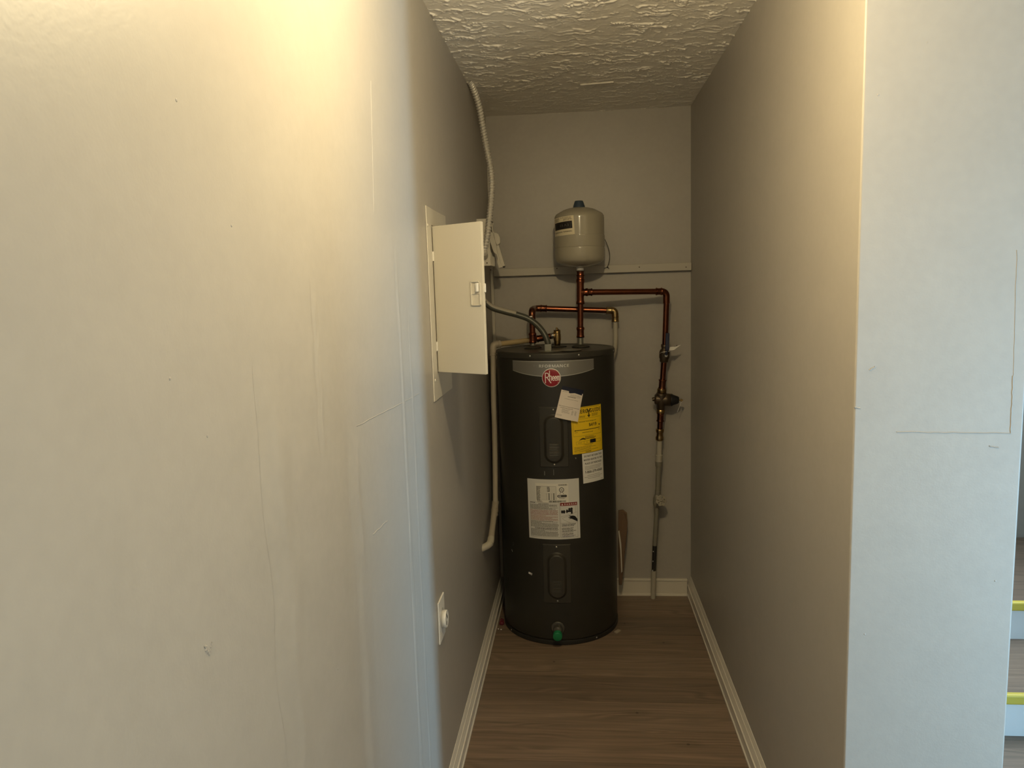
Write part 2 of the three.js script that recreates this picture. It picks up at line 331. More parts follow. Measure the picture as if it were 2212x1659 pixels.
// sheet wrapped on an upright cylinder: s = arc length right of the front, a/b = sheet coordinates
function wrapped({ s, y, w, h, rot = 0, off = 0.0012, nx = 24, ny = 12, relief, bottom, R = HR, x = HX, z = HZ, lift }) {
  const pos = [], uv = [], idx = [], c = Math.cos(rot), n = Math.sin(rot);
  for (let j = 0; j <= ny; j++) for (let i = 0; i <= nx; i++) {
    const u = i / nx, v = j / ny, a = (u - 0.5) * w; let lo = -h / 2; if (bottom) lo = -h / 2 - bottom(u);
    const b = h / 2 + (lo - h / 2) * (1 - v), S = s + a * c - b * n, Y = y + a * n + b * c, rr = R + off + (relief ? relief(a, b) : 0) + (lift ? lift(u, v) : 0), t = S / R;
    pos.push(x + rr * Math.sin(t), Y, z + rr * Math.cos(t)); uv.push(u, v);
    if (i < nx && j < ny) { const k = j * (nx + 1) + i; idx.push(k, k + 1, k + nx + 1, k + 1, k + nx + 2, k + nx + 1); }
  }
  const g = new THREE.BufferGeometry(); g.setAttribute('position', new THREE.Float32BufferAttribute(pos, 3)); g.setAttribute('uv', new THREE.Float32BufferAttribute(uv, 2)); g.setIndex(idx); g.computeVertexNormals(); return g;
}
const atS = (s, y, d = 0) => V(HX + (HR + d) * Math.sin(s / HR), y, HZ + (HR + d) * Math.cos(s / HR));
const outS = (s) => V(Math.sin(s / HR), 0, Math.cos(s / HR));
{
  const t = thing('water_heater', 'tall dark grey electric water heater tank standing on the floor', 'water heater', V(HX, 0, HZ));
  const axis = V(HX, 0, HZ), L = (pts, seg = 96) => lathe(pts, seg).translate(HX, 0, HZ);
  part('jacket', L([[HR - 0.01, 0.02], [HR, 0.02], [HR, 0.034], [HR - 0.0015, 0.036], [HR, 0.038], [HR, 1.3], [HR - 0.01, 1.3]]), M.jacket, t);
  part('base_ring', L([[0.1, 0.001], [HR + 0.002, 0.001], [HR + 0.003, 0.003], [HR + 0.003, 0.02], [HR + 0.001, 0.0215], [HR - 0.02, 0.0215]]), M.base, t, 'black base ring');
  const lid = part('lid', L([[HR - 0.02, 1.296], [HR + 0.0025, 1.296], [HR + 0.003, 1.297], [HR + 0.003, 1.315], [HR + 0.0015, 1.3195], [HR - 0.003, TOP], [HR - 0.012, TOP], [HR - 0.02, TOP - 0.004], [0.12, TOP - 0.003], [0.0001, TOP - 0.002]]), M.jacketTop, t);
  for (const [u, v] of [[1079, 762], [1145, 768], [1250, 766], [1324, 759]]) {
    const s = { 1079: -0.345, 1145: -0.102, 1250: 0.113, 1324: 0.36 }[u]; const p = atS(s, 1.309, 0.0025);
    part('screw', along(lathe([[0.0001, 0.003], [0.003, 0.002], [0.0045, 0]], 14), p, outS(s)), M.steel, t);
  }
  for (const s of [-0.268, 0.178]) part('screw', along(lathe([[0.0001, 0.003], [0.003, 0.002], [0.0045, 0]], 14), atS(s, 0.012, 0.0025), outS(s)), M.steel, t);
  // access panels with a pressed oval
  for (const [y0, y1] of [[0.819, 1.09], [0.196, 0.474]]) {
    const w = 0.131, h = y1 - y0, rel = (a, b) => {
      const e = Math.min(w / 2 - Math.abs(a), h / 2 - Math.abs(b)), q = Math.hypot(a, Math.max(0, Math.abs(b + 0.008) - 0.065)) ;
      let d = -0.0035 + 0.008 * sm(0, 0.004, e); d += 0.013 * sm(0.044, 0.029, q);
      if (q < 0.026 && b < -0.02) d -= 0.0011 * sm(0.35, 0.8, Math.sin(b * 900) * 0.5 + 0.5) * sm(0.020, 0.014, Math.abs(a)) * sm(-0.02, -0.026, b) * sm(-0.085, -0.075, b);
      return d;
    };
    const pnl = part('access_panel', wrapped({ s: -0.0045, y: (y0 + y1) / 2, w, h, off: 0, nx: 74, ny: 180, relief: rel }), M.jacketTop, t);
    for (const k of [-1, 1]) part('screw', along(lathe([[0.0001, 0.003], [0.003, 0.0022], [0.0042, 0]], 14), atS(-0.0045, (y0 + y1) / 2 + k * (h / 2 - 0.014), 0.0042), outS(0)), M.steel, pnl);
  }
  // silver badge, red round emblem
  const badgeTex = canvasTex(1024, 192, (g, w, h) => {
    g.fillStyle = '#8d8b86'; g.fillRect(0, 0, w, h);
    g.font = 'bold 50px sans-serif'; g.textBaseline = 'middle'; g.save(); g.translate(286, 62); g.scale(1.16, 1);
    g.fillStyle = '#979590'; g.fillText('PE', 0, 0); const o = g.measureText('PE').width; g.fillStyle = '#dedcd6'; g.fillText('RFORMANCE', o, 0); g.restore();  // PE toned close to the badge silver: glare painted into the lettering
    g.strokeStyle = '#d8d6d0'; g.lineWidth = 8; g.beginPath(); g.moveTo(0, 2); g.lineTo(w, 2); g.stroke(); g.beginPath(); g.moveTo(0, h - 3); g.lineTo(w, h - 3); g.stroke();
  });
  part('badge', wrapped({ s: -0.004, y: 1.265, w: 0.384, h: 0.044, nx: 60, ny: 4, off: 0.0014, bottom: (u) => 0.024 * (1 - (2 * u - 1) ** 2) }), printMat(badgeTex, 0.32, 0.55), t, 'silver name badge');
  const logoTex = canvasTex(512, 512, (g, w) => {
    g.fillStyle = '#d9d4cf'; g.fillRect(0, 0, w, w); g.fillStyle = '#8c1422'; g.beginPath(); g.arc(256, 256, 232, 0, 7); g.fill();
    g.fillStyle = g.strokeStyle = '#f2ece8'; g.lineCap = 'butt'; g.lineWidth = 22;
    g.beginPath(); g.moveTo(98, 118); g.lineTo(98, 400); g.stroke();
    g.beginPath(); g.moveTo(88, 128); g.lineTo(140, 128); g.bezierCurveTo(206, 128, 206, 236, 140, 240); g.lineTo(112, 240); g.stroke();
    g.beginPath(); g.moveTo(132, 236); g.lineTo(248, 398); g.stroke();
    g.lineWidth = 20; g.beginPath(); g.moveTo(212, 60); g.lineTo(212, 334); g.stroke(); g.beginPath(); g.moveTo(212, 230); g.bezierCurveTo(226, 196, 262, 196, 262, 236); g.lineTo(262, 334); g.stroke();
    for (const x of [288, 350]) { g.beginPath(); g.moveTo(x + 2, 272); g.lineTo(x + 42, 272); g.bezierCurveTo(x + 46, 196, x + 2, 196, x, 262); g.bezierCurveTo(x - 2, 330, x + 30, 342, x + 46, 310); g.stroke(); }
    g.lineWidth = 17; g.beginPath(); g.moveTo(412, 206); g.lineTo(412, 334); g.stroke(); for (const x of [412, 442]) { g.beginPath(); g.moveTo(x, 236); g.bezierCurveTo(x + 6, 200, x + 30, 200, x + 30, 236); g.lineTo(x + 30, 334); g.stroke(); }
    g.beginPath(); g.arc(432, 378, 8, 0, 7); g.fill();
  });
  {
    const pos = [], uv = [], idx = [], N = 56; pos.push(...atS(-0.009, 1.215, 0.005).toArray()); uv.push(0.5, 0.5);
    for (const k of [0.5, 0.93, 1]) for (let i = 0; i < N; i++) { const a = i / N * Math.PI * 2, p = atS(-0.009 + 0.041 * k * Math.cos(a), 1.215 + 0.041 * k * Math.sin(a), k === 1 ? 0.0008 : 0.005); pos.push(p.x, p.y, p.z); uv.push(0.5 + 0.5 * k * Math.cos(a), 0.5 + 0.5 * k * Math.sin(a)); }
    for (let i = 0; i < N; i++) { const j = (i + 1) % N; idx.push(0, 1 + i, 1 + j); for (const r of [0, 1]) { const a = 1 + r * N + i, b = 1 + r * N + j, c = a + N, d = b + N; idx.push(a, c, b, b, c, d); } }
    const g = new THREE.BufferGeometry(); g.setAttribute('position', new THREE.Float32BufferAttribute(pos, 3)); g.setAttribute('uv', new THREE.Float32BufferAttribute(uv, 2)); g.setIndex(idx); g.computeVertexNormals();
    part('emblem', g, printMat(logoTex, 0.35), t, 'round dark red emblem with a white rim');
  }
  // printed stickers
  const lines = (g, x, y, w, n, step, hgt, col, ragged = 0.25) => { g.fillStyle = col; for (let i = 0; i < n; i++) { let cx = x; const end = x + w * (1 - ragged * rnd()); while (cx < end - 4) { const l = Math.min(end - cx, 6 + rnd() * 26); g.fillRect(cx, y + i * step, l, hgt); cx += l + 5; } } };
  const energyTex = canvasTex(768, 1008, (g, w, h) => {
    g.fillStyle = '#e8c21a'; g.fillRect(0, 0, w, h); g.strokeStyle = '#3a3212'; g.lineWidth = 2; g.strokeRect(10, 10, w - 20, h - 20);
    g.fillStyle = '#15130c'; lines(g, 220, 18, 520, 1, 10, 6, '#3a3212', 0.05);
    g.font = 'bold 116px sans-serif'; g.textBaseline = 'alphabetic'; g.textAlign = 'right'; g.save(); g.translate(398, 140); g.scale(0.86, 1); g.fillText('ENERG', 0, 0); g.restore(); g.textAlign = 'left'; g.save(); g.translate(436, 140); g.scale(0.86, 1); g.fillText('GUIDE', 0, 0); g.restore();
    g.lineWidth = 22; g.strokeStyle = '#15130c'; g.beginPath(); g.moveTo(386, 52); g.quadraticCurveTo(396, 108, 418, 112); g.quadraticCurveTo(442, 108, 452, 52); g.moveTo(418, 108); g.lineTo(418, 200); g.stroke();
    g.beginPath(); g.moveTo(376, 190); g.lineTo(460, 190); g.lineTo(418, 244); g.fill();
    lines(g, 30, 168, 150, 3, 22, 9, '#2a2410', 0.3); lines(g, 190, 196, 160, 2, 22, 9, '#2a2410', 0.3); lines(g, 490, 168, 180, 3, 22, 9, '#2a2410', 0.4);
    g.lineWidth = 3; g.strokeRect(36, 256, w - 72, 370);
    g.fillStyle = '#15130c'; g.font = 'bold 31px sans-serif'; g.fillText('Estimated Yearly Energy Cost', 170, 330);
    g.font = 'bold 96px sans-serif'; g.fillText('$419', 405, 440); g.beginPath(); g.moveTo(672, 420); g.lineTo(716, 420); g.lineTo(694, 462); g.fill();
    g.lineWidth = 13; g.beginPath(); g.moveTo(76, 500); g.lineTo(706, 500); g.stroke(); g.beginPath(); g.arc(80, 500, 13, 0, 7); g.fill();
    lines(g, 72, 536, 60, 1, 10, 9, '#2a2410', 0); lines(g, 660, 536, 46, 1, 10, 9, '#2a2410', 0); lines(g, 240, 552, 270, 1, 12, 10, '#2a2410', 0);
    g.beginPath(); g.moveTo(150, 730); g.quadraticCurveTo(230, 640, 300, 690); g.quadraticCurveTo(330, 710, 300, 716); g.quadraticCurveTo(220, 690, 150, 730); g.fill();
    lines(g, 300, 650, 220, 1, 12, 12, '#15130c', 0); lines(g, 300, 676, 290, 2, 20, 12, '#15130c', 0.2);
    g.lineWidth = 3; for (const [x, ww] of [[90, 180], [270, 150], [580, 140]]) g.strokeRect(x, 744, ww, 62); g.fillStyle = '#101018'; g.fillRect(424, 726, 150, 80);
    lines(g, 130, 770, 90, 1, 10, 9, '#2a2410', 0); lines(g, 330, 772, 26, 1, 9, 9, '#2a2410', 0); lines(g, 280, 822, 220, 1, 10, 9, '#2a2410', 0);
    lines(g, 40, 858, 600, 6, 21, 7, '#2a2410', 0.35); lines(g, 300, 972, 160, 2, 14, 7, '#2a2410', 0.2);
  });
  part('energy_label', wrapped({ s: 0.152, y: 0.979, w: 0.157, h: 0.206, rot: 0.03, nx: 22, ny: 8 }), printMat(energyTex, 0.55), t, 'yellow energy cost sticker');
  const returnTex = canvasTex(640, 740, (g, w, h) => {
    g.fillStyle = '#dcdad4'; g.fillRect(0, 0, w, h); g.fillStyle = '#141210'; g.textAlign = 'center'; g.font = 'bold 62px sans-serif';
    ['DO NOT RETURN THIS', 'WATER HEATER TO THE', 'PLACE OF PURCHASE'].forEach((s, i) => { g.save(); g.translate(w / 2, 96 + i * 92); g.scale(0.84, 1); g.fillText(s, 0, 0); g.restore(); });
    g.textAlign = 'left'; lines(g, 60, 330, 530, 3, 34, 9, '#5a5650', 0.15);
    g.fillStyle = '#141210'; g.textAlign = 'center'; g.font = 'bold 84px sans-serif'; g.save(); g.translate(w / 2, 500); g.scale(0.9, 1); g.fillText('1-866-279-4566', 0, 0); g.restore();
    lines(g, 120, 552, 400, 1, 34, 9, '#5a5650', 0.05); lines(g, 40, 592, 560, 1, 34, 9, '#5a5650', 0.05); lines(g, 130, 630, 380, 1, 34, 9, '#5a5650', 0.05); lines(g, 545, 700, 60, 1, 9, 8, '#5a5650', 0);
  });
  part('return_notice', wrapped({ s: 0.179, y: 0.808, w: 0.116, h: 0.134, rot: 0.03, nx: 16, ny: 6, off: 0.0018 }), printMat(returnTex, 0.55), t, 'white notice sticker with black lettering');
  const warnTex = canvasTex(1024, 1184, (g, w, h) => {
    g.fillStyle = '#cdccc8'; g.fillRect(0, 0, w, h);
    g.fillStyle = '#dcd9d0'; g.fillRect(170, 80, 640, 380); g.fillStyle = '#1c1a17';
    g.lineWidth = 3; g.strokeStyle = '#3b3833'; for (let i = 0; i < 11; i++) { g.beginPath(); g.moveTo(190, 140 + i * 26); g.lineTo(575, 140 + i * 26); g.stroke(); lines(g, 192, 146 + i * 26, 70 + rnd() * 30, 1, 9, 13, '#3b3833', 0.2); }
    for (const x of [390, 484]) { g.beginPath(); g.moveTo(x, 270); g.lineTo(x, 400); g.stroke(); } g.strokeRect(188, 138, 388, 262);
    for (let i = 0; i < 4; i++) { lines(g, 402, 146 + i * 26, 70, 1, 9, 14, '#24211d', 0.3); } for (let i = 5; i < 10; i++) for (const x of [424, 516]) g.fillRect(x, 147 + i * 26, 26, 14);
    const bar = (x, y, ww, hh) => { let cx = x; while (cx < x + ww) { const l = 3 + rnd() * 7; g.fillStyle = '#1c1a17'; g.fillRect(cx, y, l, hh); cx += l + 3 + rnd() * 6; } };
    bar(620, 96, 170, 30); bar(430, 414, 330, 36); lines(g, 196, 416, 120, 3, 14, 6, '#4a4640', 0.2);
    g.lineWidth = 11; g.strokeStyle = '#1c1a17'; g.beginPath(); g.arc(680, 206, 42, 0, 7); g.stroke(); g.font = 'bold 42px sans-serif'; g.fillStyle = '#1c1a17'; g.fillText('UL', 654, 222);
    g.lineWidth = 6; g.beginPath(); g.moveTo(662, 250); g.lineTo(644, 290); g.moveTo(698, 250); g.lineTo(716, 290); g.stroke();
    g.beginPath(); g.roundRect(596, 306, 182, 46, 20); g.fill(); lines(g, 612, 320, 60, 1, 9, 17, '#f0ece4', 0); lines(g, 684, 326, 78, 1, 9, 7, '#9a958c', 0); lines(g, 630, 370, 110, 1, 9, 8, '#3b3833', 0);
    // warning paragraphs
    const para = (y, n, col) => { for (let i = 0; i < n; i++) lines(g, 50, y + i * 15, 556, 1, 9, 8, col, rnd() < 0.3 ? 0.6 : 0.05); };
    lines(g, 50, 462, 100, 1, 9, 12, '#24211d', 0); lines(g, 220, 478, 200, 1, 9, 10, '#24211d', 0); para(496, 7, '#47433b'); para(606, 7, '#8d5348'); para(714, 7, '#94604f'); para(822, 9, '#47433b');
    lines(g, 130, 962, 480, 1, 9, 14, '#1c1a17', 0.1); para(984, 10, '#47433b'); g.lineWidth = 3; g.strokeStyle = '#3b3833'; g.strokeRect(46, 456, 580, 690); g.fillStyle = '#cdccc8'; g.fillRect(424, 500, 6, 170);
    // danger box
    g.strokeRect(646, 462, 330, 690); g.fillStyle = '#7f1d22'; g.fillRect(646, 462, 330, 62); g.fillStyle = '#d9d3cb'; g.font = 'bold 46px sans-serif'; g.save(); g.translate(722, 510); g.scale(0.98, 1); g.fillText('D A N G E R', 0, 0); g.restore();
    g.beginPath(); g.moveTo(664, 512); g.lineTo(684, 476); g.lineTo(706, 512); g.fill();
    g.strokeStyle = '#55514a'; g.beginPath(); g.moveTo(650, 740); g.lineTo(960, 660); g.moveTo(940, 526); g.lineTo(940, 660); g.moveTo(690, 760); g.lineTo(900, 690); g.moveTo(690, 760); g.quadraticCurveTo(660, 790, 830, 860); g.moveTo(646, 862); g.lineTo(976, 862); g.stroke();
    g.fillStyle = '#0e0d10'; g.beginPath(); g.ellipse(678, 640, 20, 32, 0, 0, 7); g.fill(); g.beginPath(); g.ellipse(716, 640, 24, 34, 0, 0, 7); g.fill(); g.beginPath(); g.ellipse(772, 632, 18, 36, 0, 0, 7); g.fill(); g.fillRect(772, 614, 110, 36); g.beginPath(); g.ellipse(820, 596, 22, 28, 0, 0, 7); g.ellipse(862, 590, 24, 26, 0, 0, 7); g.fill(); g.fillRect(848, 614, 34, 74);
    g.beginPath(); g.moveTo(976, 800); g.lineTo(930, 740); g.quadraticCurveTo(880, 716, 850, 728); g.lineTo(800, 712); g.lineTo(838, 744); g.lineTo(784, 752); g.lineTo(836, 768); g.lineTo(800, 786); g.lineTo(856, 784); g.quadraticCurveTo(900, 806, 976, 852); g.fill();
    lines(g, 664, 880, 296, 3, 20, 10, '#2c2924', 0.2); lines(g, 664, 958, 296, 5, 20, 10, '#2c2924', 0.3); lines(g, 664, 1068, 280, 2, 19, 10, '#2c2924', 0.3); lines(g, 664, 1112, 296, 2, 18, 10, '#43395a', 0.3);
  });
  part('warning_label', wrapped({ s: -0.014, y: 0.63, w: 0.234, h: 0.272, rot: 0.008, nx: 30, ny: 8 }), printMat(warnTex, 0.55), t, 'large white rating and danger sticker');
  const tagTex = canvasTex(512, 736, (g, w, h) => {
    g.fillStyle = '#dcd2c8'; g.fillRect(0, 0, w, h); g.fillStyle = '#10162e'; g.fillRect(0, 0, w, 88); g.beginPath(); g.moveTo(170, 80); g.lineTo(w - 20, 80); g.lineTo(w - 24, 128); g.lineTo(310, 106); g.lineTo(200, 132); g.lineTo(170, 120); g.fill();
    lines(g, 30, 104, 130, 2, 16, 6, '#7d746c', 0.2); lines(g, 220, 152, 270, 3, 22, 6, '#7d746c', 0.3); lines(g, 170, 208, 220, 1, 9, 13, '#5d554e', 0.3); lines(g, 110, 268, 360, 1, 9, 7, '#7d746c', 0.2);
    lines(g, 20, 444, 470, 1, 9, 9, '#5d554e', 0); lines(g, 60, 480, 300, 1, 9, 9, '#5d554e', 0.1); lines(g, 110, 508, 180, 5, 20, 7, '#7d746c', 0.3); lines(g, 330, 520, 40, 5, 20, 8, '#6d655d', 0.1); lines(g, 400, 520, 40, 5, 20, 8, '#6d655d', 0.1); lines(g, 20, 650, 130, 2, 20, 6, '#7d746c', 0.2);
  });
  part('hang_tag', wrapped({ s: 0.067, y: 1.1, w: 0.098, h: 0.138, rot: -0.26, nx: 14, ny: 14, off: 0.004, lift: (u, v) => 0.014 * (1 - v) ** 2 + 0.003 * Math.sin(u * 3.1) }), printMat(tagTex, 0.7), t, 'white paper slip with a dark blue top, hanging askew');
  // chips and scratches in the jacket paint
  const chip = (s, y, w, h, rot = 0, m = M.paper) => part('paint_chip', wrapped({ s, y, w, h, rot, nx: 4, ny: 2, off: 0.0006 }), m, t);
  chip(-0.131, 0.324, 0.019, 0.009, -0.3); chip(-0.127, 0.322, 0.005, 0.004, 0, M.jacket); chip(-0.232, 0.44, 0.0016, 0.016, 0.02, M.galvanised); chip(-0.243, 0.405, 0.003, 0.012, 0.5, M.paper);
  chip(-0.049, 0.793, 0.003, 0.019, 0, M.galvanised); chip(-0.009, 0.798, 0.0018, 0.026, 0, M.galvanised); chip(0.09, 0.857, 0.005, 0.007, 0.3, M.galvanised);
  // drain valve with green cap
  {
    const a = atS(-0.006, 0.082, -0.002), o = outS(-0.006), at = (d, dy = 0) => a.clone().addScaledVector(o, d).add(V(0, dy, 0));
    const d = part('drain_valve', merge([turned(at(0), at(0.012), [[0.0001, 0], [0.031, 0], [0.031, 0.5], [0.026, 1], [0.0001, 1]], 30), turned(at(0.01), at(0.04), [[0.02, 0], [0.02, 0.6], [0.017, 1], [0.0001, 1]], 24)]), M.plasticDark, t);
    part('cap', turned(at(0.036, -0.012), at(0.062, -0.016), [[0.0001, 0], [0.019, 0], [0.0205, 0.15], [0.0205, 0.8], [0.019, 1], [0.0001, 1]], 24), M.green, d, 'green cap of the drain valve');
  }
  // top fittings: pipe collars, nipples, conduit box, loose paper disc
  const hot = onZ(1151, 744, ZR), cold = onZ(1254, 744, ZR), tp = onZ(1204, 744, 0.2), cond = onZ(1184, 750, 0.44);
  for (const p of [hot, cold]) {
    const b = V(p.x, TOP - 0.003, p.z);
    part('collar', along(lathe([[0.0001, 0.0], [0.041, 0], [0.041, 0.005], [0.03, 0.012], [0.016, 0.014], [0.0001, 0.014]], 32), b, UP), M.jacketTop, t);
    part('nipple', rod(b, V(p.x, TOP + 0.04, p.z), 0.0135), M.galvanised, t);
  }
  part('collar', along(lathe([[0.0001, 0.0], [0.044, 0], [0.044, 0.006], [0.02, 0.009], [0.0001, 0.009]], 32), V(tp.x, TOP - 0.003, tp.z), UP), M.jacketTop, t);
  part('wiring_cover', merge([along(lathe([[0.0001, 0], [0.058, 0], [0.058, 0.002], [0.0001, 0.003]], 36), V(cond.x + 0.012, TOP - 0.003, cond.z - 0.005), UP), along(lathe([[0.0001, 0], [0.052, 0], [0.052, 0.003], [0.0001, 0.003]], 36), V(cond.x + 0.095, TOP - 0.002, cond.z - 0.01), UP)]), M.galvanised, t, 'round sheet metal covers on the lid');
}

// ---------------------------------------------------------------- pipework
const PR = 0.0135;
// hot water line: left outlet, over the tank, down behind the heater
{
  const h = onZ(1151, 744, ZR), t = thing('hot_water_pipe', 'copper pipe rising from the left outlet and crossing low behind the riser', 'pipe', V(h.x, TOP + 0.02, ZR));
  const e1 = onZ(1149, 672, ZR), e2 = onZ(1152, 665, 0.1); e1.x = h.x; const e1b = V(e1.x + 0.004, e1.y + 0.008, 0.1), e3 = onZ(1328.5, 670.5, 0.1), dn = onZ(1329, 692, 0.1);
  part('adapter', turned(V(h.x, TOP + 0.022, h.z), V(h.x, TOP + 0.072, h.z), [[0.012, 0], [0.0185, 0], [0.0185, 0.12], [0.0165, 0.2], [0.0165, 0.7], [0.0185, 0.78], [0.0185, 0.86], [0.0145, 1]]), M.copper, t);
  part('pipe', rod(V(h.x, TOP + 0.07, h.z), V(h.x, e1.y - 0.03, h.z), PR), M.copper, t);
  part('elbow', bent([V(h.x, e1.y - 0.04, h.z), V(h.x, e1.y, h.z), V(e1b.x - 0.002, e1b.y - 0.003, h.z - 0.05)], PR + 0.0022, 0.02, 30), M.copperDull, t);
  part('elbow', bent([V(h.x, e1b.y - 0.003, h.z - 0.04), e1b, V(e1b.x + 0.045, e1b.y, 0.1)], PR + 0.0022, 0.02, 30), M.copperDull, t);
  const h0 = V(e1b.x + 0.03, e1b.y, 0.1), h1 = V(e3.x - 0.02, e3.y, 0.1);
  part('pipe', rod(h0, h1, PR), M.copper, t);
  const dir = h1.clone().sub(h0).normalize(); part('sleeve', sleeve(V(e1b.x + 0.03, e1b.y, 0.1), V(e1b.x + 0.03, e1b.y, 0.1).addScaledVector(dir, 0.03), PR + 0.0022), M.copper, t);
  part('elbow', merge([bent([h1.clone().addScaledVector(dir, -0.01), V(e3.x, e3.y, 0.1), V(dn.x, dn.y, 0.1)], PR + 0.003, 0.017, 30), sleeve(h1.clone().addScaledVector(dir, -0.022), h1.clone().addScaledVector(dir, 0.006), PR + 0.003), sleeve(V(dn.x, dn.y - 0.006, 0.1), V(dn.x, dn.y + 0.018, 0.1), PR + 0.003)]), M.brass, t);
  part('plastic_pipe', bent([V(dn.x, dn.y, 0.1), V(dn.x, 1.3, 0.1), V(dn.x - 0.04, 1.18, 0.06), V(dn.x - 0.04, 0.002, 0.06)], 0.0125, 0.04, 50), M.paintedPipe, t, 'off-white painted pipe going down behind the heater');
}
// cold water line: right outlet, tee under the expansion tank, across and down the back wall to the floor
const TX = onZ(1253.5, 600, ZR).x;
{
  const c = onZ(1254, 744, ZR), t = thing('cold_water_pipe', 'copper pipe with tee, valves and regulator dropping down the back wall to the floor', 'pipe', V(onY(1411, 1290, 0).x, 0, 0.05));
  const vy = (v) => onZ(1253, v, ZR).y, P = (v) => V(c.x + (TX - c.x) * (742 - v) / 140, vy(v), ZR);
  part('adapter', turned(P(729), P(706), [[0.012, 0], [0.0185, 0], [0.0185, 0.12], [0.0165, 0.22], [0.0165, 0.68], [0.019, 0.76], [0.019, 0.9], [0.0145, 1]]), M.copper, t);
  part('pipe', rod(P(707), P(655), PR), M.copper, t);
  part('tee', merge([sleeve(P(657), P(604), PR + 0.0035), turned(P(632), V(P(632).x + 0.036, P(632).y + 0.001, ZR - 0.006), [[0.018, 0], [0.0165, 0.4], [0.0155, 0.6], [0.0185, 0.75], [0.0185, 0.95], [0.014, 1]])]), M.copper, t);
  part('coupling', merge([sleeve(P(605), P(594), PR + 0.0035), sleeve(P(596), P(586), PR + 0.0025)]), M.copper, t);
  const a = V(P(632).x + 0.02, P(632).y + 0.001, ZR - 0.006), b = onZ(1439.5, 629.5, 0.14), px = (v) => { const k = [[640, 1440], [735, 1437], [800, 1433], [862, 1428], [938, 1425], [1000, 1423], [1080, 1420], [1130, 1417], [1200, 1413], [1292, 1411]]; let i = 0; while (i < k.length - 2 && v > k[i + 1][0]) i++; return k[i][1] + (k[i + 1][1] - k[i][1]) * (v - k[i][0]) / (k[i + 1][0] - k[i][0]); };
  const D = (v) => onZ(px(v), v, 0.14 - 0.09 * Math.min(1, (v - 630) / 655));
  const dab = b.clone().sub(a).normalize();
  part('pipe', rod(a, b.clone().addScaledVector(dab, -0.03), PR), M.copper, t);
  part('elbow', bent([b.clone().addScaledVector(dab, -0.045), b, D(655)], PR + 0.0022, 0.026, 40), M.copper, t);
  part('sleeve', sleeve(b.clone().addScaledVector(dab, -0.05), b.clone().addScaledVector(dab, -0.024), PR + 0.0022), M.copper, t);
  part('sleeve', sleeve(a.clone().addScaledVector(dab, 0.01), a.clone().addScaledVector(dab, 0.034), PR + 0.0022), M.copper, t);
  part('pipe', rod(D(650), D(745), PR), M.copper, t);
  // ball valve
  const bv = part('ball_valve', merge([turned(D(744), D(783), [[0.012, 0], [0.0185, 0], [0.0185, 0.14], [0.016, 0.18], [0.016, 0.26], [0.021, 0.3], [0.0245, 0.42], [0.0245, 0.72], [0.021, 0.8], [0.0205, 0.95], [0.012, 1]]), rod(D(767), D(767).add(V(0.004, 0, 0.034)), 0.011)]), M.bronze, t);
  {
    const p = D(767).add(V(0.004, 0, 0.034)), q = onZ(1441.5, 738, p.z + 0.008), g = rboxG(-0.009, 0.009, -0.041, 0.041, -0.005, 0.005, 0.0045, 3); g.rotateZ(-0.03).translate(q.x, q.y, q.z);
    part('lever', merge([g, rod(p, q.clone().add(V(0, -0.03, 0)), 0.006)]), M.navy, bv, 'dark blue lever handle');
    part('nut', rod(p.clone().add(V(0, 0, -0.004)), p.clone().add(V(0, 0, 0.006)), 0.006, 0.006, 6), M.steel, bv);
    const s = [onZ(1426, 763, 0.145), onZ(1430, 761, 0.165), onZ(1436, 760, 0.17), onZ(1447, 759, 0.15)]; part('tie', spline(s, 0.0012, 20, 6), M.white, bv);
    const tg = new THREE.Shape(); tg.moveTo(0, 0); tg.quadraticCurveTo(0.012, 0.005, 0.024, 0.002); tg.lineTo(0.05, 0.018); tg.lineTo(0.026, -0.02); tg.lineTo(0.002, -0.024); tg.closePath();
    const o = onZ(1447, 750, 0.13); const tgg = new THREE.ExtrudeGeometry(tg, { depth: 0.0006, bevelEnabled: false, curveSegments: 6 }).rotateX(-0.9).rotateY(-0.5).translate(o.x, o.y, o.z); part('paper_tag', tgg, M.paper, bv, 'curled white paper tag tied to the valve');
    part('wire_end', rod(onZ(1454, 757, 0.13), onZ(1463, 745, 0.14), 0.0018, 0.0012, 8), M.black, bv);
  }
  part('pipe', rod(D(782), D(822), PR), M.copper, t);
  part('coupling', sleeve(D(820), D(840), PR + 0.003), M.copperDull, t);
  part('union_nut', turned(D(838), D(849), [[0.012, 0], [0.0215, 0.1], [0.023, 0.25], [0.023, 0.9], [0.012, 1]], 8), M.brass, t);
  // pressure regulator
  {
    const m = D(862), lx = onZ(1409, 863, m.z), l1 = onZ(1414, 862, m.z), r1 = onZ(1449, 864, m.z), r2 = onZ(1467, 864, m.z + 0.005), r3 = onZ(1475, 865, m.z + 0.005);
    const rg = part('pressure_regulator', merge([turned(D(848), D(884), [[0.012, 0], [0.024, 0.02], [0.028, 0.12], [0.028, 0.62], [0.022, 0.72], [0.02, 1], [0.012, 1]], 8), turned(l1, r1, [[0.0001, 0], [0.022, 0], [0.026, 0.08], [0.026, 0.55], [0.031, 0.62], [0.031, 0.98], [0.0001, 1]], 28), rod(lx, l1, 0.0095, 0.0105, 8)]), M.bronze, t);
    part('bell_housing', turned(r1, r2, [[0.0001, 0], [0.031, 0], [0.031, 0.12], [0.026, 0.3], [0.018, 0.85], [0.014, 1], [0.0001, 1]], 28), M.black, rg, 'black tapered bell housing');
